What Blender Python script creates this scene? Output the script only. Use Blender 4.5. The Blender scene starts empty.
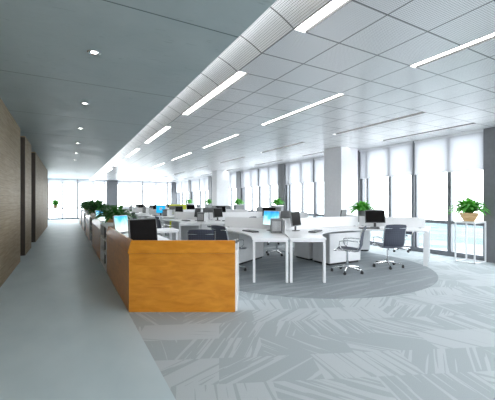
import bpy, bmesh, math, random
from math import sin, cos, pi, radians, sqrt
from mathutils import Vector, Matrix
random.seed(7)
SC = bpy.context.scene
COL = SC.collection
S = 0.9            # the plan below was surveyed in units of 0.9 m; everything is brought to metres at the end
H = 1.55; C = 3.4  # eye height and ceiling height
XL, XR, YF, YB = -1.05, 9.42, 31.5, -5.0

# ------------------------------------------------------------------ mesh collector
class MB:
    def __init__(s): s.bm = bmesh.new()
    def box(s, x0, y0, z0, x1, y1, z1, m=None, bev=0.0):
        r = bmesh.ops.create_cube(s.bm, size=1.0)
        v = r['verts']
        for p in v:
            p.co = Vector(((x0+x1)/2 + p.co.x*(x1-x0), (y0+y1)/2 + p.co.y*(y1-y0), (z0+z1)/2 + p.co.z*(z1-z0)))
        if bev > 0:
            es = list({e for p in v for e in p.link_edges})
            r2 = bmesh.ops.bevel(s.bm, geom=es, offset=bev, segments=2, affect='EDGES', profile=0.6)
            v = list({p for f in r2['faces'] for p in f.verts} | {p for p in v if p.is_valid})
        if m is not None:
            for p in v: p.co = m @ p.co
        return s
    def prism(s, pts, z0, z1):
        lo = [s.bm.verts.new((x, y, z0)) for x, y in pts]
        hi = [s.bm.verts.new((x, y, z1)) for x, y in pts]
        n = len(pts)
        s.bm.faces.new(lo[::-1]); s.bm.faces.new(hi)
        for i in range(n):
            j = (i+1) % n
            s.bm.faces.new((lo[i], lo[j], hi[j], hi[i]))
        return s
    def rings(s, rings, cap=True):
        vs = [[s.bm.verts.new(p) for p in r] for r in rings]
        n = len(vs[0])
        for a, b in zip(vs[:-1], vs[1:]):
            for i in range(n):
                j = (i+1) % n
                s.bm.faces.new((a[i], a[j], b[j], b[i]))
        if cap:
            s.bm.faces.new(vs[0][::-1]); s.bm.faces.new(vs[-1])
        return s
    def lathe(s, prof, seg=20, m=None, cap=True):
        rs = []
        for r, z in prof:
            ring = [Vector((r*cos(2*pi*i/seg), r*sin(2*pi*i/seg), z)) for i in range(seg)]
            if m is not None: ring = [m @ p for p in ring]
            rs.append(ring)
        return s.rings(rs, cap)
    def tube(s, path, r, seg=8):
        path = [Vector(p) for p in path]
        rs = []
        for i, p in enumerate(path):
            t = (path[min(i+1, len(path)-1)] - path[max(i-1, 0)]).normalized()
            up = Vector((0, 0, 1)) if abs(t.z) < 0.95 else Vector((1, 0, 0))
            a = t.cross(up).normalized(); b = t.cross(a).normalized()
            rr = r[i] if isinstance(r, (list, tuple)) else r
            rs.append([p + a*(rr*cos(2*pi*k/seg)) + b*(rr*sin(2*pi*k/seg)) for k in range(seg)])
        return s.rings(rs)
    def build(s, name, mat, parent=None, smooth=False, loc=None, rz=0.0):
        bmesh.ops.recalc_face_normals(s.bm, faces=s.bm.faces)
        me = bpy.data.meshes.new(name); s.bm.to_mesh(me); s.bm.free()
        me.materials.append(mat)
        if smooth:
            for p in me.polygons: p.use_smooth = True
            try: me.set_sharp_from_angle(angle=radians(38))
            except Exception: pass
        o = bpy.data.objects.new(name, me); COL.objects.link(o)
        if parent: o.parent = parent
        if loc: o.location = loc
        o.rotation_euler.z = rz
        return o

def tag(o, label=None, cat=None, group=None, kind=None):
    if label: o['label'] = label
    if cat: o['category'] = cat
    if group: o['group'] = group
    if kind: o['kind'] = kind
    return o
def empty(name, loc=(0,0,0), rz=0.0):
    o = bpy.data.objects.new(name, None); COL.objects.link(o)
    o.location = loc; o.rotation_euler.z = rz; o.empty_display_size = 0.1
    return o
def children(o): return [c for c in bpy.data.objects if c.parent == o]
def copy_tree(o, parent=None, _k=None):
    c = o.copy(); COL.objects.link(c)
    if parent: c.parent = parent
    for ch in KIDS(o): copy_tree(ch, c)
    return c
_kids = {}
def KIDS(o):
    if o.name not in _kids: _kids[o.name] = children(o)
    return _kids[o.name]
def place(proto, used, loc, rz, label, cat, group=None):
    """first call uses the prototype itself, later calls copy it"""
    if not used: o = proto; KIDS(proto); [KIDS(k) for k in KIDS(proto)]; used.append(1)
    else: o = copy_tree(proto)
    o.location = loc; o.rotation_euler.z = rz
    for k in ('label', 'category', 'group'):
        if k in o: del o[k]
    tag(o, label, cat, group)
    return o

# ------------------------------------------------------------------ materials
def newmat(name):
    m = bpy.data.materials.new(name); m.use_nodes = True
    nt = m.node_tree; b = nt.nodes['Principled BSDF']
    return m, nt, b
def N(nt, t, **kw):
    n = nt.nodes.new(t)
    for k, v in kw.items():
        if k in n.inputs: n.inputs[k].default_value = v
        else: setattr(n, k, v)
    return n
def L(nt, a, b): nt.links.new(a, b)
def coords(nt, scale=(1,1,1), rot=(0,0,0), loc=(0,0,0)):
    tc = N(nt, 'ShaderNodeTexCoord'); mp = N(nt, 'ShaderNodeMapping')
    mp.inputs['Scale'].default_value = scale; mp.inputs['Rotation'].default_value = rot; mp.inputs['Location'].default_value = loc
    L(nt, tc.outputs['Object'], mp.inputs['Vector'])
    return mp.outputs['Vector']
def plain(name, col, rough=0.5, metal=0.0, spec=0.5, var=0.04, nscale=12.0, coat=0.0):
    m, nt, b = newmat(name)
    n = N(nt, 'ShaderNodeTexNoise'); n.inputs['Scale'].default_value = nscale; n.inputs['Detail'].default_value = 3
    L(nt, coords(nt), n.inputs['Vector'])
    r = N(nt, 'ShaderNodeValToRGB')
    r.color_ramp.elements[0].color = tuple(c*(1-var) for c in col)+(1,); r.color_ramp.elements[1].color = tuple(min(1, c*(1+var)) for c in col)+(1,)
    r.color_ramp.elements[0].position = .35; r.color_ramp.elements[1].position = .65
    L(nt, n.outputs['Fac'], r.inputs['Fac']); L(nt, r.outputs['Color'], b.inputs['Base Color'])
    b.inputs['Roughness'].default_value = rough; b.inputs['Metallic'].default_value = metal
    b.inputs['Specular IOR Level'].default_value = spec; b.inputs['Coat Weight'].default_value = coat
    return m
def math_(nt, op, a, b=None, c=None):
    n = N(nt, 'ShaderNodeMath', operation=op)
    for i, v in enumerate((a, b, c)):
        if v is None: continue
        if isinstance(v, (int, float)): n.inputs[i].default_value = v
        else: L(nt, v, n.inputs[i])
    return n.outputs[0]
def mixc(nt, f, a, b):
    n = N(nt, 'ShaderNodeMix', data_type='RGBA')
    if isinstance(f, (int, float)): n.inputs[0].default_value = f
    else: L(nt, f, n.inputs[0])
    for i, v in ((6, a), (7, b)):
        if isinstance(v, tuple): n.inputs[i].default_value = v if len(v) == 4 else v+(1,)
        else: L(nt, v, n.inputs[i])
    return n.outputs[2]
def ramp(nt, f, stops):
    r = N(nt, 'ShaderNodeValToRGB'); e = r.color_ramp.elements
    while len(e) < len(stops): e.new(0.5)
    for k, (p, c) in enumerate(stops):
        e[k].position = p; e[k].color = tuple(c)+(1,) if len(c) == 3 else c
    L(nt, f, r.inputs['Fac']); return r.outputs['Color']
def noise(nt, vec, scale, detail=4, dist=0.0):
    n = N(nt, 'ShaderNodeTexNoise'); n.inputs['Scale'].default_value = scale
    n.inputs['Detail'].default_value = detail; n.inputs['Distortion'].default_value = dist
    L(nt, vec, n.inputs['Vector']); return n.outputs['Fac']
def sepxyz(nt, vec):
    s = N(nt, 'ShaderNodeSeparateXYZ'); L(nt, vec, s.inputs[0]); return s.outputs

def wood(name, c0, c1, stretch, rough, coat=0.0, nscale=6.0, spec=.5, plank=None):
    m, nt, b = newmat(name)
    v = coords(nt, stretch)
    f = noise(nt, v, nscale, 6, .6)
    f2 = noise(nt, coords(nt), 1.1, 2)
    f = math_(nt, 'ADD', math_(nt, 'MULTIPLY', f, .75), math_(nt, 'MULTIPLY', f2, .25))
    col = ramp(nt, f, [(.35, c0), (.65, c1)])
    if plank:
        z = sepxyz(nt, coords(nt))[2]
        fr = math_(nt, 'FRACT', math_(nt, 'DIVIDE', z, plank))
        ln = math_(nt, 'LESS_THAN', fr, .035)
        col = mixc(nt, math_(nt, 'MULTIPLY', ln, .55), col, tuple(c*.35 for c in c0))
    L(nt, col, b.inputs['Base Color'])
    b.inputs['Roughness'].default_value = rough; b.inputs['Coat Weight'].default_value = coat
    b.inputs['Coat Roughness'].default_value = .06; b.inputs['Specular IOR Level'].default_value = spec
    return m
M = {}
M['counter_wood'] = wood('honey_wood', (.54, .19, .012), (.70, .29, .028), (1.4, 1.4, 5.0), .28, 0.0, 3.0)
M['wall_wood'] = wood('taupe_wood', (.25, .19, .12), (.38, .305, .21), (.6, .35, 9.0), .6, 0.0, 5.0, .2, plank=.135)
M['dark_wood'] = wood('dark_wood', (.030, .020, .012), (.055, .036, .02), (3, 3, .6), .4)
M['white'] = plain('white_laminate', (.86, .865, .88), .3, var=.015)
M['white_gloss'] = plain('white_gloss_panel', (.90, .905, .92), .22, var=.01)
M['white_metal'] = plain('white_metal', (.80, .81, .83), .3, var=.01)
M['cabinet_grey'] = plain('pale_grey_cabinet', (.66, .67, .68), .4, var=.02)
M['paint'] = plain('white_paint', (.82, .83, .85), .7, var=.015)
M['column_paint'] = plain('column_paint', (.84, .845, .87), .5, var=.02)
M['grey_panel'] = plain('grey_wall_panel', (.17, .175, .19), .4, var=.05)
M['mullion'] = plain('mullion_grey', (.20, .21, .23), .4, metal=.2, var=.04)
M['chrome'] = plain('chrome', (.75, .76, .78), .15, metal=1.0, var=.02)
M['black'] = plain('black_plastic', (.018, .018, .02), .35, var=.1)
M['screen_off'] = plain('dark_screen', (.006, .005, .005), .45, spec=.04, var=.05)
M['grey_plastic'] = plain('grey_plastic', (.16, .165, .17), .4, var=.05)
M['silver'] = plain('silver_plastic', (.55, .56, .58), .3, metal=.4, var=.03)
M['soil'] = plain('soil', (.05, .035, .02), .9, var=.4, nscale=60)
M['terracotta'] = wood('pale_wood_pot', (.55, .34, .15), (.72, .50, .28), (1, 1, 6), .4, .2, 8)
M['yellow'] = plain('yellow_green_panel', (.62, .66, .05), .4, var=.03)
M['aluminium'] = plain('light_housing', (.02, .021, .022), .6, var=.03)
M['shelf_back'] = plain('shelf_back_grey', (.10, .105, .115), .5, var=.05)

def mat_mesh_fabric():
    m, nt, b = newmat('slate_mesh_fabric')
    v = coords(nt)
    s = sepxyz(nt, v)
    w = math_(nt, 'SINE', math_(nt, 'MULTIPLY', s[2], 160.0))
    w2 = math_(nt, 'SINE', math_(nt, 'MULTIPLY', s[1], 160.0))
    f = math_(nt, 'MULTIPLY_ADD', math_(nt, 'ADD', w, w2), .2, .5)
    L(nt, ramp(nt, f, [(0, (.030, .036, .056)), (1, (.058, .068, .100))]), b.inputs['Base Color'])
    b.inputs['Roughness'].default_value = .55
    return m
M['fabric'] = mat_mesh_fabric()

def mat_leaf(name, c0, c1):
    m, nt, b = newmat(name)
    f = noise(nt, coords(nt), 9, 3)
    L(nt, ramp(nt, f, [(.3, c0), (.7, c1)]), b.inputs['Base Color'])
    b.inputs['Roughness'].default_value = .4
    tr = N(nt, 'ShaderNodeBsdfTranslucent'); tr.inputs['Color'].default_value = (c1[0]*1.6, c1[1]*1.6, c1[2], 1)
    mx = N(nt, 'ShaderNodeMixShader'); mx.inputs[0].default_value = .3
    L(nt, b.outputs[0], mx.inputs[1]); L(nt, tr.outputs[0], mx.inputs[2])
    L(nt, mx.outputs[0], nt.nodes['Material Output'].inputs['Surface'])
    return m
M['leaf'] = mat_leaf('fern_green', (.03, .16, .018), (.10, .38, .06))
M['leaf_dark'] = mat_leaf('dark_fern_green', (.012, .06, .014), (.045, .17, .04))

def mat_screen(name, light=2.2):
    m, nt, b = newmat(name)
    v = coords(nt)
    f = noise(nt, v, 4.5, 3, 1.2)
    z = sepxyz(nt, v)[2]
    g = math_(nt, 'ADD', math_(nt, 'MULTIPLY', math_(nt, 'SUBTRACT', .42, z), 1.6), math_(nt, 'MULTIPLY', f, .55))
    col = ramp(nt, g, [(.22, (.02, .25, .75)), (.45, (.10, .55, .90)), (.62, (.55, .88, .92)), (.85, (.85, .95, .85))])
    em = N(nt, 'ShaderNodeEmission'); L(nt, col, em.inputs['Color']); em.inputs['Strength'].default_value = light*.5
    L(nt, em.outputs[0], nt.nodes['Material Output'].inputs['Surface'])
    return m
M['screen_blue'] = mat_screen('blue_desktop_screen')
def mat_emit(name, col, s):
    m, nt, b = newmat(name)
    em = N(nt, 'ShaderNodeEmission'); em.inputs['Color'].default_value = col+(1,); em.inputs['Strength'].default_value = s
    # faint procedural unevenness of the tube behind the diffuser
    f = noise(nt, coords(nt), 3, 1); L(nt, mixc(nt, f, col, tuple(c*.97 for c in col)), em.inputs['Color'])
    L(nt, em.outputs[0], nt.nodes['Material Output'].inputs['Surface'])
    return m
M['cyan_screen'] = mat_emit('cyan_screen', (.02, .42, .85), 1.0)
M['tube'] = mat_emit('tube_light', (1, .99, .97), 9.0)
M['cove_tube'] = mat_emit('cove_tube_light', (1, 1, 1), 22.0)
M['spot'] = mat_emit('downlight_lamp', (1, .97, .92), 9.0)

def mat_glass():
    m, nt, b = newmat('window_glass')
    t = N(nt, 'ShaderNodeBsdfTransparent'); t.inputs[0].default_value = (.97, .985, .985, 1)
    g = N(nt, 'ShaderNodeBsdfGlossy'); g.inputs['Roughness'].default_value = .03
    mx = N(nt, 'ShaderNodeMixShader'); mx.inputs[0].default_value = .03
    L(nt, t.outputs[0], mx.inputs[1]); L(nt, g.outputs[0], mx.inputs[2])
    L(nt, mx.outputs[0], nt.nodes['Material Output'].inputs['Surface'])
    return m
M['glass'] = mat_glass()
def mat_blind():
    m, nt, b = newmat('roller_blind_fabric')
    s = sepxyz(nt, coords(nt))
    w = math_(nt, 'SINE', math_(nt, 'MULTIPLY', s[2], 300.0))
    col = ramp(nt, math_(nt, 'MULTIPLY_ADD', w, .5, .5), [(0, (.67, .675, .70)), (1, (.72, .725, .75))])
    d = N(nt, 'ShaderNodeBsdfDiffuse'); L(nt, col, d.inputs[0])
    t = N(nt, 'ShaderNodeBsdfTranslucent'); L(nt, col, t.inputs[0])
    tp = N(nt, 'ShaderNodeBsdfTransparent')
    a = N(nt, 'ShaderNodeMixShader'); a.inputs[0].default_value = .6
    L(nt, d.outputs[0], a.inputs[1]); L(nt, t.outputs[0], a.inputs[2])
    c = N(nt, 'ShaderNodeMixShader'); c.inputs[0].default_value = .05
    L(nt, a.outputs[0], c.inputs[1]); L(nt, tp.outputs[0], c.inputs[2])
    L(nt, c.outputs[0], nt.nodes['Material Output'].inputs['Surface'])
    return m
M['blind'] = mat_blind()

def mat_dark_ceiling():
    m, nt, b = newmat('blue_grey_plaster_ceiling')
    v = coords(nt)
    f = noise(nt, v, 1.6, 6, .5)
    f2 = noise(nt, coords(nt, (1.2, 5, 1), (0, 0, .3)), 3.2, 4, 1.5)
    c = ramp(nt, f, [(.3, (.38, .455, .475)), (.7, (.44, .515, .53))])
    spots = ramp(nt, f2, [(.30, (1, 1, 1)), (.36, (0, 0, 0))])
    c = mixc(nt, math_(nt, 'MULTIPLY', sepxyz(nt, spots)[0], .35), c, (.20, .26, .28))
    y = sepxyz(nt, v)[1]
    k = 1/S
    fr = math_(nt, 'FRACT', math_(nt, 'DIVIDE', math_(nt, 'SUBTRACT', math_(nt, 'MULTIPLY', y, k), 3.25-24.5), 2.45))
    ln = math_(nt, 'LESS_THAN', fr, .008)
    c = mixc(nt, math_(nt, 'MULTIPLY', ln, .8), c, (.09, .12, .13))
    L(nt, c, b.inputs['Base Color'])
    r = ramp(nt, f, [(.3, (.40,)*3), (.7, (.52,)*3)]); L(nt, r, b.inputs['Roughness']); b.inputs['Specular IOR Level'].default_value = .12
    bp = N(nt, 'ShaderNodeBump'); bp.inputs['Strength'].default_value = .25; bp.inputs['Distance'].default_value = .02
    L(nt, noise(nt, coords(nt, (1, 3, 1)), 5, 3), bp.inputs['Height']); L(nt, bp.outputs[0], b.inputs['Normal'])
    return m
M['dark_ceiling'] = mat_dark_ceiling()

def mat_tiles(name, grid=True, base=(.85, .855, .87)):
    m, nt, b = newmat(name)
    v = coords(nt, (1/S, 1/S, 1/S))
    s = sepxyz(nt, v)
    # perforation: fine dots
    px = math_(nt, 'SUBTRACT', math_(nt, 'FRACT', math_(nt, 'MULTIPLY', s[0], 45.0)), .5)
    py = math_(nt, 'SUBTRACT', math_(nt, 'FRACT', math_(nt, 'MULTIPLY', s[1], 45.0)), .5)
    d = math_(nt, 'SQRT', math_(nt, 'ADD', math_(nt, 'MULTIPLY', px, px), math_(nt, 'MULTIPLY', py, py)))
    dots = math_(nt, 'LESS_THAN', d, .27)
    c = mixc(nt, dots, base, tuple(x*.45 for x in base))
    gx = math_(nt, 'FRACT', math_(nt, 'DIVIDE', math_(nt, 'SUBTRACT', s[0], 2.12-6.55), .655))
    gy = math_(nt, 'FRACT', math_(nt, 'DIVIDE', math_(nt, 'SUBTRACT', s[1], 2.14-13.2), .66))
    lx = math_(nt, 'LESS_THAN', gx, .028); ly = math_(nt, 'LESS_THAN', gy, .030)
    ln = math_(nt, 'MAXIMUM', lx, ly) if grid else ly
    c = mixc(nt, math_(nt, 'MULTIPLY', ln, .9), c, (.12, .125, .135))
    L(nt, c, b.inputs['Base Color'])
    b.inputs['Roughness'].default_value = .32; b.inputs['Metallic'].default_value = .2
    b.inputs['Specular IOR Level'].default_value = .6
    return m
M['tiles'] = mat_tiles('perforated_metal_tiles')
M['cove'] = mat_tiles('perforated_cove_band', False, (.92, .92, .93))

def mat_floor():
    m, nt, b = newmat('office_floor')
    v0 = coords(nt, (1/S, 1/S, 1/S))
    s0 = sepxyz(nt, v0)
    # glossy corridor strip west of the counter line, patterned carpet east of it
    isc = math_(nt, 'GREATER_THAN', s0[0], .74)
    f = noise(nt, coords(nt, (1, .5, 1)), 2.2, 5)
    corr = ramp(nt, f, [(.3, (.46, .55, .585)), (.7, (.53, .615, .645))])
    # carpet patches: brush strokes in a random direction in each patch
    v = coords(nt, (1/S, 1/S, 1/S), (0, 0, radians(24)))
    s = sepxyz(nt, v)
    row = math_(nt, 'FLOOR', math_(nt, 'DIVIDE', s[1], .46))
    cx = math_(nt, 'FLOOR', math_(nt, 'ADD', math_(nt, 'DIVIDE', s[0], .92), math_(nt, 'MULTIPLY', row, .5)))
    cb = N(nt, 'ShaderNodeCombineXYZ'); L(nt, cx, cb.inputs[0]); L(nt, row, cb.inputs[1])
    wn = N(nt, 'ShaderNodeTexWhiteNoise', noise_dimensions='2D'); L(nt, cb.outputs[0], wn.inputs['Vector'])
    r = wn.outputs['Value']
    wn2 = N(nt, 'ShaderNodeTexWhiteNoise', noise_dimensions='3D')
    cb2 = N(nt, 'ShaderNodeCombineXYZ'); L(nt, cx, cb2.inputs[0]); L(nt, row, cb2.inputs[1]); cb2.inputs[2].default_value = 7.3
    L(nt, cb2.outputs[0], wn2.inputs['Vector']); r2 = wn2.outputs['Value']
    vr = N(nt, 'ShaderNodeVectorRotate', rotation_type='Z_AXIS')
    L(nt, v, vr.inputs['Vector']); L(nt, math_(nt, 'MULTIPLY_ADD', r, 2.4, .2), vr.inputs['Angle'])
    sr = sepxyz(nt, vr.outputs[0])
    mp = N(nt, 'ShaderNodeCombineXYZ')
    L(nt, math_(nt, 'MULTIPLY', sr[0], .45), mp.inputs[0]); L(nt, math_(nt, 'MULTIPLY', sr[1], 12.0), mp.inputs[1])
    L(nt, math_(nt, 'MULTIPLY', r2, 9), mp.inputs[2])
    st = noise(nt, mp.outputs[0], 1.7, 1, .4)
    thr = math_(nt, 'MULTIPLY_ADD', r2, .30, .36)
    mask = math_(nt, 'GREATER_THAN', st, thr)
    fine = noise(nt, v0, 120, 2)
    ca = ramp(nt, fine, [(.3, (.350, .392, .412)), (.7, (.392, .432, .452))])
    cd = ramp(nt, fine, [(.3, (.445, .485, .503)), (.7, (.485, .525, .543))])
    carp = mixc(nt, mask, ca, cd)
    L(nt, mixc(nt, isc, corr, carp), b.inputs['Base Color'])
    rr = math_(nt, 'MULTIPLY_ADD', isc, .25, .47); L(nt, rr, b.inputs['Roughness'])
    L(nt, math_(nt, 'MULTIPLY_ADD', isc, 0.0, .18), b.inputs['Specular IOR Level'])
    return m
M['floor'] = mat_floor()
def mat_rug():
    m, nt, b = newmat('dark_round_carpet')
    v = coords(nt, (1/S, 1/S, 1/S), (0, 0, radians(24)))
    st = noise(nt, coords(nt, (.5, 5, 1), (0, 0, -.5)), 1.6, 2, .5)
    fine = noise(nt, coords(nt), 90, 2)
    a = ramp(nt, fine, [(.3, (.215, .243, .26)), (.7, (.27, .30, .318))])
    c = mixc(nt, math_(nt, 'GREATER_THAN', st, .55), a, (.29, .322, .34))
    L(nt, c, b.inputs['Base Color']); b.inputs['Roughness'].default_value = .85
    return m
M['rug'] = mat_rug()
def mat_outside():
    m, nt, b = newmat('river_and_bank')
    v = coords(nt)
    f = noise(nt, coords(nt, (1, .45, 1)), .055, 6, .6)
    f2 = noise(nt, v, .25, 4)
    g = math_(nt, 'ADD', math_(nt, 'MULTIPLY', f, .75), math_(nt, 'MULTIPLY', f2, .25))
    c = ramp(nt, g, [(.38, (.015, .05, .068)), (.46, (.035, .078, .090)), (.52, (.075, .10, .103)), (.60, (.14, .15, .15))])
    L(nt, c, b.inputs['Base Color']); b.inputs['Roughness'].default_value = .8
    return m
M['outside'] = mat_outside()

# ------------------------------------------------------------------ world and camera
w = bpy.data.worlds.new('World'); SC.world = w; w.use_nodes = True
nt = w.node_tree; bg = nt.nodes['Background']
WORLD = 5.5
tc = N(nt, 'ShaderNodeTexCoord'); z = sepxyz(nt, tc.outputs['Generated'])[2]
sky = ramp(nt, math_(nt, 'MULTIPLY_ADD', z, .5, .5), [(.4, (.93, .97, 1.0)), (.7, (.90, .95, 1.0))])
L(nt, sky, bg.inputs['Color']); bg.inputs['Strength'].default_value = WORLD

th = radians(29)
cam = bpy.data.cameras.new('camera'); co = bpy.data.objects.new('camera', cam); COL.objects.link(co)
cam.sensor_width = 36; cam.sensor_fit = 'HORIZONTAL'; cam.lens = 325/495*36; cam.shift_y = 1/495
cam.clip_start = .05; cam.clip_end = 2000
co.location = (0, 0, H); co.rotation_euler = (pi/2, 0, -th)
SC.camera = co

# ------------------------------------------------------------------ the setting
def struct(o, label, cat=None):
    return tag(o, label, cat, kind='structure')
f = MB().box(-4.2, YB-.2, -.1, XR+.3, YF+.3, 0).build('floor', M['floor'])
struct(f, 'floor with a smooth blue-grey corridor strip and pale patterned carpet', 'floor')
dc = MB().box(-4.2, YB-.2, C, 1.69, YF+.3, C+.08).build('ceiling', M['dark_ceiling'])
struct(dc, 'dark blue-grey plaster ceiling over the corridor', 'ceiling')

# perforated ceiling with real slots for the light strips
ROWS = [(2.135, .165), (4.10, .15), (6.42, .15), (8.38, .15)]
SEG = [(4.12+3.93*k, 6.75+3.93*k) for k in range(-2, 7)]
tb = MB(); x = 2.12
for rx, rw in ROWS:
    if rx - x > .001: tb.box(x, YB, C, rx, YF, C+.04)
    y = YB
    for a, b_ in SEG:
        if a - y > 0: tb.box(rx, y, C, rx+rw, a, C+.04)
        y = b_
    tb.box(rx, y, C, rx+rw, YF, C+.04); x = rx+rw
tb.box(x, YB, C, XR+.3, YF+.3, C+.04)
struct(tb.build('ceiling', M['tiles']), 'silver grid of square perforated metal ceiling tiles', 'ceiling')
# curved cove band beside the dark ceiling
cv = MB(); prof = []
for i in range(9):
    t = i/8; prof.append((1.52 + .60*t, C + .20*(1-t**1.9) + .001))
for (xa, za), (xb, zb) in zip(prof[:-1], prof[1:]):
    q = [cv.bm.verts.new(p) for p in ((xa, YB, za), (xb, YB, zb), (xb, YF, zb), (xa, YF, za),
                                      (xa, YB, za+.01), (xb, YB, zb+.01), (xb, YF, zb+.01), (xa, YF, za+.01))]
    cv.bm.faces.new(q[:4]); cv.bm.faces.new(q[4:][::-1])
bmesh.ops.remove_doubles(cv.bm, verts=cv.bm.verts, dist=1e-4)
struct(cv.build('ceiling', M['cove'], smooth=True), 'bright curved perforated ceiling band along the dark ceiling edge', 'ceiling')
ct = MB().box(1.60, YB+.1, C+.085, 1.63, YF-.1, C+.10).build('cove_light', M['cove_tube'])
tag(ct, 'hidden line of light washing the curved ceiling band', 'light')
struct(MB().box(-4.2, YB-.2, C+.30, XR+.3, YF+.3, C+.36).build('ceiling', M['paint']), 'slab above the hung ceilings', 'ceiling')

# left wall with dark recesses
RC = [(10.08, 11.18), (12.96, 14.62)]
wl = MB(); y = YB
for a, b_ in RC:
    wl.box(XL-.5, y, 0, XL, a, C); y = b_
wl.box(XL-.5, y, 0, XL, 23.3, C)
struct(wl.build('wall_left', M['wall_wood']), 'left wall clad in horizontal taupe wood boards', 'wall')
for i, (a, b_) in enumerate(RC):
    d = MB()
    d.box(XL-.50, a+.001, 0, XL-.45, b_-.001, C)
    d.box(XL-.45, b_-.03, 0, XL-.002, b_-.001, C-.04)
    d.box(XL-.45, a+.001, 0, XL-.002, a+.03, C-.04)
    struct(d.build('door_%d' % (i+1), M['dark_wood']), ['near', 'farther'][i]+' dark brown recess in the left wood wall', 'door')
struct(MB().box(-4.2, 23.3, 0, -1.56, 23.5, C).build('wall_corner', M['paint']), 'short return wall behind the wood wall', 'wall')
struct(MB().box(-4.4, 23.3, 0, -4.2, YF+.3, C).build('wall_end', M['paint']), 'side wall of the far bay', 'wall')

# right window wall: grey piers every 4.65
RAIL = .945
PIER = [4.05+4.65*k for k in range(-2, 7)]
wid = 0
def window_bay(axis, a, b_, posts, blind_z, thick):
    """axis 'x': wall x=XR running along y from a to b_; axis 'y': wall y=YF running along x"""
    global wid; wid += 1
    root = empty('window_%d' % wid)
    struct(root, 'full height grey framed window bay %d' % wid, 'window')
    P0 = XR if axis == 'x' else YF
    def bx(mb, u0, d0, z0, u1, d1, z1):
        if axis == 'x': mb.box(P0+d0, u0, z0, P0+d1, u1, z1)
        else: mb.box(u0, P0+d0, z0, u1, P0+d1, z1)
    fr = MB(); bx(fr, a, -.02, 0, b_, .12, .13); fr.build('window_sill', M['mullion'], root)
    fr = MB(); bx(fr, a, 0, RAIL-.045, b_, .08, RAIL+.045); bx(fr, a, 0, C-.10, b_, .08, C); fr.build('window_rail', M['mullion'], root)
    for i, p in enumerate(posts):
        m = MB(); wdt = thick[i]
        bx(m, p-wdt/2, -.02 if wdt > .08 else 0, .12, p+wdt/2, .10, C-.001)
        if wdt == .131: bx(m, p-.02, -.085, .12, p+.02, -.02, C-.001)
        m.build('mullion', M['mullion'], root)
    g = MB(); bx(g, a, .045, .13, b_, .055, C-.10); g.build('glass', M['glass'], root)
    return root
def blind(axis, a, b_, zb, label):
    P0 = XR if axis == 'x' else YF
    root = empty('roller_blind')
    tag(root, label, 'blind', 'roller blinds on the window walls')
    m = MB(); c = MB(); r = MB()
    if axis == 'x':
        m.box(P0-.065, a, zb, P0-.060, b_, C-.02); c.box(P0-.072, a, zb-.02, P0-.052, b_, zb)
        r.box(P0-.10, a, C-.06, P0-.04, b_, C-.002)
    else:
        m.box(a, P0-.065, zb, b_, P0-.060, C-.02); c.box(a, P0-.072, zb-.02, b_, P0-.052, zb)
        r.box(a, P0-.10, C-.06, b_, P0-.04, C-.002)
    m.build('blind_fabric', M['blind'], root); c.build('bottom_bar', M['white_metal'], root); r.build('blind_roller', M['white_metal'], root)
ordw = ['nearest', 'second', 'third', 'fourth', 'fifth', 'sixth', 'seventh', 'eighth', 'ninth']
piers = MB()
for i, p in enumerate(PIER):
    piers.box(XR-.10, p-.30, 0, XR+.25, p+.30, C)
struct(piers.build('wall_right', M['grey_panel']), 'dark grey piers of the right window wall', 'wall')
for i, (p, q) in enumerate(zip(PIER[:-1], PIER[1:])):
    a, b_ = p+.30, q-.30
    b_ = min(b_, YF-.02)
    if a > YF: break
    n = (b_-a)
    posts = [a+.03, a+.90, a+1.94, a+2.05, a+2.83, a+3.76, a+4.01]
    window_bay('x', a, b_, [t for t in posts if t < b_-.02], 2.38, [.05, .10, .131, .03, .10, .10, .05])
    if i >= 1:
        nm = ['', '', 'nearest the viewer', 'behind the first white column', 'third from the viewer', 'fourth from the viewer', 'fifth from the viewer', 'at the far corner'][i]
        nm = {1: 'beside the viewer', 2: 'nearest the viewer in the photo', 3: 'just past the front white column', 4: 'third along', 5: 'behind the rear white column', 6: 'sixth along', 7: 'at the far corner'}.get(i, 'farthest')
        blind('x', a+.005, a+1.91, 2.38, 'white roller blind, near half of the right wall bay %s' % nm)
        if a+2.10 < b_: blind('x', a+1.97, b_-.005, 2.38, 'white roller blind, far half of the right wall bay %s' % nm)
# far window wall
fp = [(-4.2, 3.05), (3.95, 8.9)]
fpost = [(-3.7, .07), (-2.6, .07), (-1.42, .12), (-.36, .09), (.77, .12), (1.98, .09), (2.95, .07), (5.04, .09), (6.18, .12), (7.4, .09), (8.55, .12)]
for a, b_ in fp:
    ps = [q for q in fpost if a < q[0] < b_]
    window_bay('y', a, b_, [q[0] for q in ps], 3.06, [q[1] for q in ps])
pm = MB().box(3.05, YF-.35, 0, 3.95, YF+.2, C).box(8.9, YF-.1, 0, XR+.3, YF+.2, C)
struct(pm.build('wall_far', M['grey_panel']), 'grey pier and corner panel of the far window wall', 'wall')
edges = [(-1.40, .75, 'left'), (.80, 3.0, 'second from the left'), (3.98, 6.14, 'right of the grey pier'), (6.22, 8.5, 'farthest right')]
for a, b_, t in edges: blind('y', a, b_, 3.04, 'short white roller blind on the far window wall, '+t)
blind('y', -4.1, -1.46, 3.04, 'short white roller blind in the far bay beyond the wood wall')

# free-standing white columns
for nm, (x0, y0, x1, y1) in (('front', (8.15, 8.12, 8.93, 8.98)), ('rear', (7.86, 18.0, 8.7, 18.75))):
    o = MB().box(x0, y0, 0, x1, y1, C).build('wall_%s_column' % nm, M['column_paint'])
    struct(o, 'square white %s column standing near the right windows' % nm, 'column')

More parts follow.
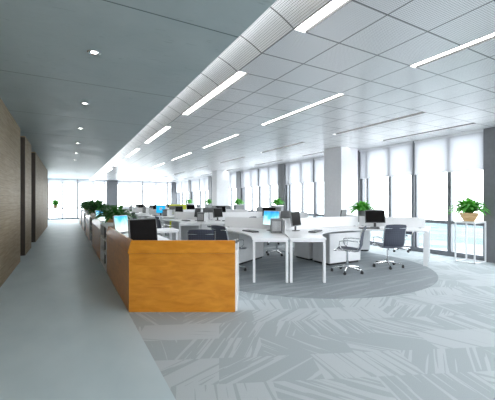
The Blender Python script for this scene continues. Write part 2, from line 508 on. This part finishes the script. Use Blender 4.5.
wb = MB().box(-4.2, YB-.2, 0, XR+.3, YB, .9)
for q in (-4.0, -.9, 2.4, 5.7, 9.1): wb.box(q-.2, YB-.2, .9, q+.2, YB, C)  # gaps in the unseen back wall, added so more daylight enters from behind
struct(wb.build('wall_back', M['paint']), 'unseen low wall with openings added behind the viewer for more light', 'wall')

# outside ground far below
go = MB().box(30, -60, -14.2, 260, 420, -14).build('river_bank', M['outside'])
tag(go, 'pale teal river and misty bank far below the windows', 'ground', kind='structure')

# ------------------------------------------------------------------ ceiling lights
for r, (rx, rw) in enumerate(ROWS):
    for k, (a, b_) in enumerate(SEG):
        if k == 0 and r > 1: continue
        if b_ > YF: continue
        root = empty('ceiling_light', (rx+rw/2, (a+b_)/2, C))
        lab = 'long recessed strip light, %s in the %s row from the dark ceiling' % (['behind the viewer', 'nearest', 'second', 'third', 'fourth', 'fifth', 'sixth', 'seventh', 'eighth'][k], ['first', 'second', 'third', 'fourth'][r])
        tag(root, lab, 'light', 'strip lights in the perforated ceiling')
        h = (b_-a)/2; e = .003
        m = MB().box(-rw/2+e, -h+e, .0, -rw/2+e+.006, h-e, .09).box(rw/2-e-.006, -h+e, .0, rw/2-e, h-e, .09)
        m.box(-rw/2+e, -h+e, .09, rw/2-e, h-e, .10)
        m.build('housing', M['aluminium'], root)
        dz = .028 if r < 2 else .066
        MB().box(-rw/2+e+.007, -h+e+.002, dz, rw/2-e-.007, h-e-.002, dz+.012).build('diffuser', M['tube'], root)
for k, yy in enumerate([4.45, 6.86, 9.27, 11.68, 14.1, 16.5]):
    root = empty('downlight', (.29, yy, C))
    tag(root, 'small round downlight in the dark ceiling, %s from the viewer' % ['first', 'second', 'third', 'fourth', 'fifth', 'sixth'][k], 'light', 'round downlights along the corridor')
    MB().lathe([(.075, -.001), (.078, -.010), (.066, -.016), (.040, -.010), (.036, -.001)], 24, cap=False).build('trim_ring', M['chrome'], root, smooth=True)
    MB().lathe([(.034, -.002), (.034, -.010)], 20).build('lamp', M['spot'], root)

# ------------------------------------------------------------------ reception counter along the corridor
e_ = Vector((cos(th), -sin(th))); n_ = Vector((sin(th), cos(th)))
B0 = Vector((.74, 4.76)); CC = B0.dot(n_)
def corner(t):
    X = .74+t; return Vector((X, (CC+t-n_.x*X)/n_.y))
def right_end(t, extra=0.0): return B0 + e_*(1.487+extra) + n_*t
def sweep(mb, prof, starts, close=True):
    """loft a profile of (t, z) along the given station functions"""
    rs = []
    for fn in starts: rs.append([Vector((fn(t).x, fn(t).y, z)) for t, z in prof])
    mb.rings(rs); return mb
counter = empty('reception_counter', (0, 0, 0))
tag(counter, 'glossy orange wood counter with angled front at the near end of the cabinet row', 'counter')
LE = lambda Y: (lambda t: Vector((.74+t, Y)))
FZ = .82; FT = .995
panel = [(.012, 0), (.012, FZ-.006), (.05, FZ-.006), (.05, 0)]
fascia = [(-.006, FZ), (-.006, FZ+.01), (.045, FT), (.075, FT), (.075, FZ)]
mb = MB(); sweep(mb, panel, [right_end, corner]); mb.build('front_panel', M['counter_wood'], counter)
mb = MB(); sweep(mb, panel, [corner, LE(7.70)]); mb.build('side_panel', M['counter_wood'], counter)
mb = MB(); sweep(mb, fascia, [right_end, corner, LE(7.70)]); mb.build('sloped_rim', M['counter_wood'], counter)
mb = MB(); sweep(mb, [(.051, .80), (.051, .84), (.92, .84), (.92, .80)], [lambda t: right_end(t, -.004), corner, LE(7.70)]); mb.build('worktop', M['white'], counter)
ep = MB(); a0 = right_end(.06, .002); a1 = right_end(.92, .002); b0 = right_end(.06, .03); b1 = right_end(.92, .03)
ep.prism([(a0.x, a0.y), (b0.x, b0.y), (b1.x, b1.y), (a1.x, a1.y)], 0, .86); ep.build('end_panel', M['white_gloss'], counter)
iw = MB(); iw.box(1.60, 5.9, 0, 1.63, 7.6, .798); iw.build('inner_leg_panel', M['white'], counter)

# side cabinets and open shelf units, repeating every 4.65
def shelf_unit(y0, y1, label):
    root = empty('shelf_unit', (.74, y0, 0)); tag(root, label, 'shelf', 'open shelf units set into the counter row')
    D = .42; Wd = y1-y0; T = .035
    fr = MB().box(0, .002, 0, D, T, FT).box(0, Wd-T, 0, D, Wd-.002, FT).box(0, T, FT-T, D, Wd-T, FT).box(0, T, 0, D, Wd-T, .06)
    fr.build('cabinet_frame', M['white'], root)
    MB().box(.16, T, .06, .18, Wd-T, FT-T).build('back_panel', M['shelf_back'], root)
    for zz in (.35, .645):
        MB().box(.005, T, zz, .16, Wd-T, zz+T).build('shelf_board', M['white'], root)
    for yy in (Wd/2,):
        MB().box(.03, yy-.012, .06, .16, yy+.012, FT-T).build('divider', M['shelf_back'], root)
def side_cabinet(y0, y1, label):
    root = empty('low_cabinet', (.74, y0, 0)); tag(root, label, 'cabinet', 'wood cabinets of the counter row')
    Wd = y1-y0
    st = [lambda t: Vector((t, .003)), lambda t: Vector((t, Wd-.003))]
    mb = MB(); sweep(mb, panel, st); mb.build('side_panel', M['counter_wood'], root)
    mb = MB(); sweep(mb, fascia, st); mb.build('sloped_rim', M['counter_wood'], root)
    mb = MB(); sweep(mb, [(.051, .80), (.051, .84), (.92, .84), (.92, .80)], st); mb.build('worktop', M['white'], root)
    MB().box(.86, .2, 0, .89, Wd-.2, .798).build('inner_leg_panel', M['white'], root)
P0y = [7.72, 12.37, 17.02, 21.67]
for i, y in enumerate(P0y):
    shelf_unit(y, y+1.40, 'white framed open shelf unit with dark grey back, %s along the corridor counter' % ordw[i])
    side_cabinet(y+1.42, y+4.63, 'low wood cabinet with sloped rim behind the %s shelf unit' % ['nearest', 'second', 'third', 'fourth'][i])

# ------------------------------------------------------------------ plants
def fern_mesh(R, Hh, n, seed, wide=.05):
    rnd = random.Random(seed); mb = MB(); bm = mb.bm
    for i in range(n):
        az = 2*pi*.618*i + rnd.uniform(-.2, .2)
        u = i/(n-1.0)
        reach = R*(.35+.80*u**.6)*rnd.uniform(.85, 1.1); top = Hh*(1.15-.60*u)*rnd.uniform(.85, 1.1)
        droop = Hh*(.15+.55*u)*rnd.uniform(.7, 1.2)
        d = Vector((cos(az), sin(az), 0)); sd = Vector((-sin(az), cos(az), 0))
        prev = None; ns = 7
        for k in range(ns+1):
            t = k/ns
            p = d*(.02+reach*t) + Vector((0, 0, top*sin(min(1, t*1.25)*pi/2) - droop*t**2.6))
            wdt = wide*(sin(pi*min(1, t*.9+.08))**.7)*(1 if k < ns else .05)
            a = bm.verts.new(p + sd*wdt - Vector((0, 0, wdt*.35))); c = bm.verts.new(p); b_ = bm.verts.new(p - sd*wdt - Vector((0, 0, wdt*.35)))
            if prev:
                bm.faces.new((prev[0], prev[1], c, a)); bm.faces.new((prev[1], prev[2], b_, c))
            prev = (a, c, b_)
    return mb
def square_bowl(mb, w0, w1, h):
    def sq(w, z, c=.18):
        k = w*c; q = w
        return [Vector(p) for p in ((q, -q+k, z), (q, q-k, z), (q-k, q, z), (-q+k, q, z), (-q, q-k, z), (-q, -q+k, z), (-q+k, -q, z), (q-k, -q, z))]
    mb.rings([sq(w0, 0), sq((w0+w1)/2*1.08, h*.5), sq(w1, h), sq(w1*.9, h), sq(w1*.85, h*.8)])
    return mb
def plant(name, loc, label, R, Hh, n, seed, kind, leaf='leaf', group=None):
    root = empty(name, loc, seed*.7); tag(root, label, 'plant', group)
    if kind == 'bowl':
        b = square_bowl(MB(), .11, .205, .21); b.build('pot', M['terracotta'], root); zt = .18
        MB().lathe([(.165, zt-.02), (.165, zt), (.05, zt+.02)], 12).build('soil', M['soil'], root)
    elif kind == 'vase':
        b = MB().lathe([(.072, 0), (.078, .02), (.115, .42), (.105, .42), (.09, .36)], 20); b.build('pot', M['grey_plastic'], root, smooth=True); zt = .38
        MB().lathe([(.095, zt-.02), (.095, zt)], 12).build('soil', M['soil'], root)
    elif kind == 'box':
        MB().box(-.26, -.15, 0, .26, .15, .28).build('pot', M['grey_plastic'], root)
        MB().box(-.27, -.16, .28, .27, .16, .31).build('rim', M['silver'], root); zt = .312
        MB().box(-.25, -.14, .31, .25, .14, .313).build('soil', M['soil'], root)
        root.rotation_euler.z = 0
    elif kind == 'trough':
        MB().lathe([(.10, 0), (.105, .01), (.15, .20), (.14, .20), (.12, .17)], 16).build('pot', M['terracotta'], root, smooth=True); zt = .17
        MB().lathe([(.125, zt-.02), (.125, zt)], 12).build('soil', M['soil'], root)
    fm = fern_mesh(R, Hh, n, seed)
    fo = fm.build('foliage', M[leaf], root, loc=(0, 0, zt))
    return root
# along the counter row
cp = [9.55, 10.9, 13.0, 14.2, 15.6, 17.1, 18.7, 20.5, 22.5, 24.6]
nth = ['first', 'second', 'third', 'fourth', 'fifth', 'sixth', 'seventh', 'eighth', 'ninth', 'tenth']
for i, y in enumerate(cp):
    onshelf = any(py <= y <= py+1.4 for py in P0y)
    z0 = FT if onshelf else .84
    plant('potted_fern', (1.0 if onshelf else 1.18, y, z0), 'bushy dark green fern on the corridor counter, %s counted from the near end' % nth[i],
          .58 if i == 0 else .50, .38, 52, 20+i, 'trough', 'leaf_dark', 'ferns along the corridor counter')

# stands by the window wall with plants
def stand(loc, sx, sy, hz, label, first=[None]):
    root = empty('plant_stand', loc); tag(root, label, 'stand', 'white plant stands by the windows')
    MB().box(-sx/2, -sy/2, hz-.05, sx/2, sy/2, hz, bev=.006).build('top_panel', M['white_gloss'], root)
    for a in (-1, 1):
        for b_ in (-1, 1):
            MB().box(a*sx/2-(.03 if a > 0 else 0), b_*sy/2-(.03 if b_ > 0 else 0), .025, a*sx/2+(0 if a > 0 else .03), b_*sy/2+(0 if b_ > 0 else .03), hz-.05).build('leg', M['white_metal'], root)
    m = MB().box(-sx/2, -sy/2, 0, sx/2, -sy/2+.03, .025).box(-sx/2, sy/2-.03, 0, sx/2, sy/2, .025)
    m.box(-sx/2, -sy/2+.03, 0, -sx/2+.03, sy/2-.03, .025).box(sx/2-.03, -sy/2+.03, 0, sx/2, sy/2-.03, .025)
    m.build('base_frame', M['white_metal'], root)
stand((9.0, 4.50, 0), .54, .48, 1.04, 'white wire-frame stand under the fern in a wooden bowl, far right of the photo')
plant('potted_fern', (8.93, 4.50, 1.04), 'green fern in a faceted pale wood bowl, far right of the photo', .46, .36, 70, 3, 'bowl')
for i, y in enumerate([13.1, 17.2, 21.8, 26.2]):
    stand((9.0, y, 0), .5, .5, 1.03, 'white stand under a grey planter by the right windows, %s beyond the front white column' % nth[i])
    plant('potted_fern', (8.92, y, 1.03), 'fern in a grey box planter by the right windows, %s past the front white column' % nth[i], .38, .34, 44, 40+i, 'box')
stand((-.80, 28.9, 0), .72, .5, 1.03, 'white stand at the far end of the corridor before the windows')
plant('potted_fern', (-.80, 28.9, 1.03), 'small fern at the far end of the corridor', .50, .45, 40, 60, 'trough')

# ------------------------------------------------------------------ desk clusters
DZ = .84; TH = .07; LA = 1.75; LC = 1.31; WD = .70
def pt(ang, s, t, side):  # ang: local arm angle; side: +1 => inward is clockwise from arm
    a = Vector((cos(ang), sin(ang))); n = Vector((a.y, -a.x))*side
    return a*s + n*t
def make_desk(kind):
    """kind A: both arms free; B: free arm at -60, joined arm at +60; C: mirrored B"""
    A1, A2 = radians(-60), radians(60)
    l1, l2 = {'A': (LA, LA), 'B': (LA, LC), 'C': (LC, LA)}[kind]
    g = .016
    c = Vector((g/sin(radians(60)), 0))
    p1 = pt(A1, l1, g, -1); q1 = pt(A1, l1, WD, -1); p2 = pt(A2, l2, g, 1); q2 = pt(A2, l2, WD, 1)
    ct_ = Vector((WD/sin(radians(60)), 0))
    curve = [q1*(1-t)**2 + ct_*2*t*(1-t) + q2*t*t for t in [i/14 for i in range(15)]]
    poly = [c, p1] + curve + [p2]
    root = empty('desk')
    mb = MB().prism([(v.x, v.y) for v in poly], DZ-TH+.04, DZ)
    mb.build('desktop', M['white'], root)
    # slim frame beam under the edge
    ins = [v*.985 for v in poly[1:]]
    fb = MB()
    def beam(a, b_, w=.03):
        d = (b_-a).normalized(); n = Vector((-d.y, d.x))*w/2
        fb.prism([tuple(a+n), tuple(a-n), tuple(b_-n), tuple(b_+n)], DZ-TH, DZ-TH+.04)
    for ang, l, side, free in ((A1, l1, -1, kind in 'AB'), (A2, l2, 1, kind in 'AC')):
        beam(pt(ang, .3, g+.03, side), pt(ang, l-.01, g+.03, side))
        if free: beam(pt(ang, l-.02, g+.045, side), pt(ang, l-.02, WD-.02, side))
    fb.build('desk_frame', M['white_metal'], root)
    def leg(p, ang):
        m = Matrix.Translation((p.x, p.y, 0)) @ Matrix.Rotation(ang, 4, 'Z')
        MB().box(-.05, -.023, 0, .05, .023, DZ-TH, m).build('leg', M['white_metal'], root)
    if kind in 'AB':
        leg(pt(A1, l1-.055, g+.024, -1), A1); leg(pt(A1, l1-.055, WD-.035, -1), A1)
    if kind in 'AC':
        leg(pt(A2, l2-.055, g+.024, 1), A2); leg(pt(A2, l2-.055, WD-.035, 1), A2)
    return root
desks = {k: make_desk(k) for k in 'ABC'}; dused = {k: [] for k in 'ABC'}

def make_chair():
    root = empty('office_chair')
    # local +x is the way the chair faces; origin on the floor under the column
    def sheet(prof, hw, th_):
        mb = MB(); rs = []
        for (xx, zz), (nx, nz) in prof:
            ring = []
            for k in range(9):
                yy = -hw + 2*hw*k/8; sag = .018*(1-(yy/hw)**2)
                ring.append(Vector((xx-nx*sag, yy, zz-nz*sag)))
            low = [Vector((p.x-nx*th_, p.y, p.z-nz*th_)) for p in ring[::-1]]
            rs.append(ring+low)
        return mb.rings(rs)
    seatp = [((.24, .505), (.3, .95)), ((.20, .525), (.15, 1)), ((.08, .525), (0, 1)), ((-.08, .515), (0, 1)), ((-.18, .505), (.05, 1)), ((-.235, .515), (.4, .9))]
    sheet(seatp, .235, .03).build('seat', M['fabric'], root, smooth=True)
    backp = [((-.235, .535), (.85, .5)), ((-.265, .60), (1, .15)), ((-.275, .72), (1, 0)), ((-.30, .86), (1, -.15)), ((-.335, .965), (1, -.2)), ((-.35, .985), (.6, -.8))]
    sheet(backp, .235, .028).build('backrest', M['fabric'], root, smooth=True)
    rail = MB()
    for sgn in (-1, 1):
        y = sgn*.25
        rail.tube([(.25, y, .495), (.20, y, .515), (0, y, .51), (-.17, y, .495), (-.235, y, .515), (-.272, y, .60), (-.282, y, .72), (-.31, y, .86), (-.355, y, .985)], .012, 6)
    rail.tube([(-.355, -.25, .93), (-.355, .25, .93)], .010, 6)
    rail.tube([(-.10, -.25, .48), (-.03, 0, .455), (-.10, .25, .48)], .012, 6)
    rail.build('side_frame', M['chrome'], root, smooth=True)
    for sgn in (-1, 1):
        y = sgn*.275
        MB().tube([(.05, y, .51), (.13, y, .60), (.12, y, .695), (-.05, y, .715), (-.24, y, .70), (-.285, y, .66)], .011, 6).build('armrest', M['chrome'], root, smooth=True)
    MB().lathe([(.028, .10), (.028, .26), (.018, .262), (.018, .44), (.05, .45), (.05, .475), (.02, .485)], 12).build('column', M['chrome'], root, smooth=True)
    bs = MB()
    for k in range(5):
        a = 2*pi*k/5+.3
        bs.tube([(0, 0, .125), (cos(a)*.16, sin(a)*.16, .108), (cos(a)*.33, sin(a)*.33, .082)], [.020, .017, .011], 6)
    bs.build('star_base', M['chrome'], root, smooth=True)
    for k in range(5):
        a = 2*pi*k/5+.3; p = Vector((cos(a)*.33, sin(a)*.33, 0))
        m = Matrix.Translation((p.x, p.y, .032)) @ Matrix.Rotation(a+pi/2, 4, 'Z') @ Matrix.Rotation(pi/2, 4, 'X')
        mb = MB().lathe([(.024, -.026), (.032, -.020), (.032, -.006), (.020, -.005), (.020, .005), (.032, .006), (.032, .020), (.024, .026)], 12, m)
        mb.box(p.x-.012, p.y-.012, .045, p.x+.012, p.y+.012, .078)
        mb.build('caster', M['black'], root)
    return root
chair = make_chair(); cused = []

def make_monitor(mat_key, w=.54, h=.345, lift=.115):
    root = empty('computer_monitor')
    # faces local +x
    t = radians(-8)
    m = Matrix.Translation((0, 0, lift)) @ Matrix.Rotation(t, 4, 'Y')
    MB().box(-.035, -w/2, 0, 0, w/2, h, m, bev=.008).build('casing', M['silver'] if mat_key != 'screen_off' else M['grey_plastic'], root)
    MB().box(0.0005, -w/2+.015, .018, .003, w/2-.015, h-.015, m).build('screen', M[mat_key], root)
    MB().box(-.055, -.03, .012, -.03, .03, .22, bev=.004).build('stand_post', M['black'], root)
    MB().lathe([(.115, 0), (.115, .006), (.10, .012), (.02, .014)], 20, Matrix.Translation((-.03, 0, 0)) @ Matrix.Diagonal((.8, 1.1, 1, 1))).build('stand_base', M['black'], root)
    return root
mon_off = make_monitor('screen_off'); moff = []
mon_on = make_monitor('screen_blue', .52, .36); mon = []
mon_cy = make_monitor('cyan_screen', .46, .40); mcy = []
low_off = make_monitor('screen_off', .49, .41, .02); loff = []
low_on = make_monitor('screen_blue', .46, .38, .02); lon = []
lm = Matrix.Translation((0, 0, .115)) @ Matrix.Rotation(radians(-8), 4, 'Y')
for nm, sh in (('screen_emblem', [(.0, .05), (.035, .09), (.06, .06), (.10, .04), (.06, .0), (.09, -.05), (.04, -.035), (0, -.075), (-.02, -.035), (-.07, -.04), (-.045, 0), (-.06, .045), (-.02, .035)]),):
    mb = MB(); lo = [mb.bm.verts.new(lm @ Vector((.0035, y*1.0, .20+z))) for z, y in sh]; hi = [mb.bm.verts.new(lm @ Vector((.0055, y*1.0, .20+z))) for z, y in sh]
    mb.bm.faces.new(lo[::-1]); mb.bm.faces.new(hi)
    for i in range(len(sh)): j = (i+1) % len(sh); mb.bm.faces.new((lo[i], lo[j], hi[j], hi[i]))
    mb.build(nm, M['white_gloss'], mon_cy)
def make_keyboard():
    root = empty('keyboard')
    MB().box(-.085, -.24, 0, .085, .24, .022, bev=.005).build('casing', M['black'], root)
    k = MB()
    for r in range(5):
        for c in range(15):
            k.box(-.075+r*.031, -.228+c*.0305, .022, -.075+r*.031+.026, -.228+c*.0305+.026, .030)
    tag(k.build('keys', M['grey_plastic'], root), kind=None)
    return root
kb = make_keyboard(); kused = []
def make_tower():
    root = empty('desktop_computer')
    MB().box(-.12, -.15, .0, .12, .15, .31, bev=.01).build('casing', M['grey_plastic'], root)
    g = MB()
    for i in range(7): g.box(-.09+i*.027, -.157, .05, -.09+i*.027+.014, -.1501, .26)
    g.build('front_grille', M['silver'], root)
    return root
tw = make_tower(); tused = []

def make_screen_panel(l):
    root = empty('desk_screen')
    MB().box(.03, -.010, DZ+.012, l, .010, DZ+.285, bev=.003).build('panel', M['white_gloss'], root)
    b = MB()
    for s_ in (.12, l-.12): b.box(s_-.03, -.0145, DZ-.05, s_+.03, .0145, DZ+.03)
    b.build('bracket', M['silver'], root)
    return root
sp = {'long': make_screen_panel(1.66), 'short': make_screen_panel(1.02), 'link': make_screen_panel(2.60)}; spu = {k: [] for k in sp}
def make_pedestal(w, d, label=None):
    root = empty('storage_pedestal')
    MB().box(-w/2, -d/2, .05, w/2, d/2, DZ-TH-.006).build('body', M['cabinet_grey'], root)
    MB().box(-w/2+.03, -d/2+.03, 0, w/2-.03, d/2-.03, .05).build('plinth', M['black'], root)
    for i in (0, 1):
        x0 = -w/2+.008 + i*(w/2-.004)
        dr = MB().box(x0, -d/2-.016, .06, x0+w/2-.012, -d/2-.0005, DZ-TH-.012).build('door', M['white'], root)
        MB().box(x0+.03 + (0 if i else w/2-.09), -d/2-.032, .46, x0+.045+(0 if i else w/2-.09), -d/2-.016, .60).build('handle', M['chrome'], dr)
    return root
ped = {'mid': make_pedestal(1.04, .60), 'end': make_pedestal(1.24, .42)}; pu = {k: [] for k in ped}

CL = ['nearest', 'second', 'third', 'fourth', 'fifth']
N1 = Vector((4.54, 6.50)); N2 = Vector((7.17, 6.50))
W6 = [  # corner name, node, bisector deg, desk type, words
    ('west', 0, 180, 'A', 'left end'), ('south_a', 0, -60, 'B', 'front left side'), ('south_b', 1, -120, 'C', 'front right side'),
    ('east', 1, 0, 'A', 'right end'), ('north_b', 1, 120, 'B', 'rear right side'), ('north_a', 0, 60, 'C', 'rear left side')]
SKIP = set()
for k in range(5):
    off = Vector((0, 4.65*k)); cl = CL[k] + ' desk cluster'
    for wi, (nm, nd, bis, dt, wd) in enumerate(W6):
        node = (N1, N2)[nd] + off; b_ = radians(bis); u = Vector((cos(b_), sin(b_)))
        place(desks[dt], dused[dt], (node.x, node.y, .005), b_, 'white curved corner desk, %s of the %s' % (wd, cl), 'desk', 'white corner desks in clusters of six')
        r = random.Random(k*10+wi)
        R = 1.52 if k else {0: 1.36, 1: 1.58, 2: 1.52, 3: 1.80, 4: 1.5, 5: 1.5}[wi]
        cpv = node + u*R + (Vector((.17, -.10)) if (k, wi) == (0, 2) else Vector((0, 0))); jit = r.uniform(-.25, .25) if (k or wi > 2) else {0: .25, 1: .10, 2: .12}[wi]
        place(chair, cused, (cpv.x, cpv.y, .006), b_+pi+jit, 'slate blue mesh swivel chair with chrome frame, %s of the %s' % (wd, cl), 'chair', 'mesh swivel chairs at the desk clusters')
        mp_ = node + u*(.46 if (k, wi) != (0, 3) else .74)
        if (k, wi) == (0, 2): mp_ = Vector((7.23, 5.96))
        if (k, wi) == (0, 0): mp_ = node + Vector((-.30, .03))
        if (k, wi) == (0, 1): mp_ = node + u*.41
        if (k, wi) == (0, 0): place(mon_on, mon, (mp_.x, mp_.y, DZ+.0055), b_+radians(14), 'monitor with a bright blue screen, left end of the nearest desk cluster', 'monitor', 'monitors on the desk clusters')
        elif (k, wi) == (2, 0): place(mon_cy, mcy, (mp_.x-.14, mp_.y-.03, DZ+.0055), b_+radians(60), 'cyan monitor showing a white emblem, left end of the third desk cluster', 'monitor', 'monitors on the desk clusters')
        else: place(mon_off, moff, (mp_.x, mp_.y, DZ+.0055), b_, 'black monitor with a dark screen, %s of the %s' % (wd, cl), 'monitor', 'monitors on the desk clusters')
        kp = node + u*.86
        place(kb, kused, (kp.x, kp.y, DZ+.0055), b_, 'black keyboard before the monitor, %s of the %s' % (wd, cl), 'keyboard', 'keyboards on the desk clusters')
    n1 = N1+off; n2 = N2+off
    tp = n1 + Vector((-.46, -.46))
    place(tw, tused, (tp.x, tp.y, DZ+.0055), -th, 'small grey desktop computer standing on the %s' % cl, 'computer', 'grey computers on the desks')
    grp = 'white desk screens'
    place(sp['short'], spu['short'], (n1.x, n1.y, 0), radians(-120), 'short white desk screen on the front left arm of the %s' % cl, 'screen', grp)
    for nn, ang, wd in ((n1, 120, 'rear left'), (n2, -60, 'front right'), (n2, 60, 'rear right')):
        place(sp['long'], spu['long'], (nn.x, nn.y, 0), radians(ang), 'long white desk screen on the %s arm of the %s' % (wd, cl), 'screen', grp)
    place(sp['link'], spu['link'], (n1.x, n1.y, 0), 0, 'longest white desk screen, along the middle of the %s' % cl, 'screen', grp)
    gp = 'pale grey storage cabinets under the desks'
    mx = (n1.x+n2.x)/2
    place(ped['mid'], pu['mid'], (mx+.12, n1.y-.375, .0055), 0, 'pale grey two-door storage cabinet under the middle front of the %s' % cl, 'cabinet', gp)
    place(ped['mid'], pu['mid'], (mx+.12, n1.y+.375, .0055), pi, 'pale grey two-door storage cabinet under the middle back of the %s' % cl, 'cabinet', gp)
    for nn, ang, wd in ((n1, 120, 'rear left'), (n2, 60, 'rear right')):
        a = radians(ang); p = nn + Vector((cos(a), sin(a)))*1.03
        place(ped['end'], pu['end'], (p.x, p.y, .0055), a+pi/2, 'wide pale grey storage cabinet under the %s arm of the %s' % (wd, cl), 'cabinet', gp)
    rug = MB().lathe([(2.83 if k == 0 else 2.0, 0), (2.83 if k == 0 else 2.0, .004+.0004*k)], 96)
    ro = rug.build('round_carpet', M['rug'], loc=(5.10 if k == 0 else 5.6, 6.30+4.65*k+(.2 if k else 0), .0005))
    tag(ro, 'large round dark grey carpet under the %s' % cl, 'carpet', 'round carpets')
plant('potted_fern', (7.53, 6.68, DZ+.0055), 'green fern in a tall grey vase on the nearest desk cluster beside a black monitor', .40, .30, 44, 5, 'vase')
yp = empty('privacy_panel', (5.5, 18.12, 0), 0)
tag(yp, 'yellow-green panel rising above the cyan monitor', 'panel')
MB().box(-.5, -.012, .02, .5, .012, 1.36, bev=.004).build('panel', M['yellow'], yp)
for s_ in (-1, 1): MB().box(s_*.4-.03, -.15, 0, s_*.4+.03, .15, .02).build('foot', M['white_metal'], yp)

# monitors on the counter
place(low_off, loff, (1.08, 5.34, DZ), radians(-72), 'black monitor behind the angled front of the orange wood counter', 'monitor')
place(low_on, lon, (1.06, 7.55, DZ), radians(-45), 'blue screen monitor on the counter, nearer of the two, behind the black one', 'monitor')
place(low_on, lon, (1.03, 12.05, DZ), radians(-52), 'blue screen monitor on the counter among the ferns, farther of the two', 'monitor')
# chair and side desk serving the counter
place(chair, cused, (2.33, 5.98, .006), radians(62), 'slate mesh swivel chair just behind the orange counter, back towards the viewer', 'chair')
sd = empty('side_desk', (1.66, 7.75, 0)); tag(sd, 'small white side desk joined to the inside of the corridor counter', 'desk')
curve = [(0, 0), (.55, -.02), (.72, .06), (.78, .2), (.78, .75), (0, .75)]
MB().prism(curve, DZ-.05, DZ).build('desktop', M['white'], sd)
for x_, y_ in ((.70, .12), (.70, .68), (.06, .06), (.06, .68)): MB().box(x_-.03, y_-.03, 0, x_+.03, y_+.03, DZ-.05).build('leg', M['white_metal'], sd)

# ------------------------------------------------------------------ portals (sampling aid at the window openings, added back ones included)
def portal(loc, rot, sx, sy):
    l = bpy.data.lights.new('window_daylight', 'AREA'); l.shape = 'RECTANGLE'; l.size = sx; l.size_y = sy; l.energy = 1
    l.cycles.is_portal = True
    o = bpy.data.objects.new('window_daylight', l); COL.objects.link(o); o.location = loc; o.rotation_euler = rot
portal((XR+.30, (YB+YF)/2, C/2), (0, pi/2, 0), C, YF-YB)
portal((2.6, YB-.30, C/2), (pi/2, 0, 0), 13.6, C)
portal((2.6, YF+.30, C/2), (-pi/2, 0, 0), 13.6, C)

# ------------------------------------------------------------------ to metres
for me in bpy.data.meshes: me.transform(Matrix.Scale(S, 4))
for o in COL.objects: o.location = o.location*S
for l in bpy.data.lights:
    l.size *= S; l.size_y *= S
vs = SC.view_settings
vs.view_transform = 'Standard'; vs.look = 'None'; vs.gamma = 1.0; vs.exposure = 0.5; vs.use_curve_mapping = False
SC.cycles.diffuse_bounces = 5; SC.cycles.max_bounces = 10; SC.cycles.transparent_max_bounces = 12
SC.cycles.sample_clamp_indirect = 6.0
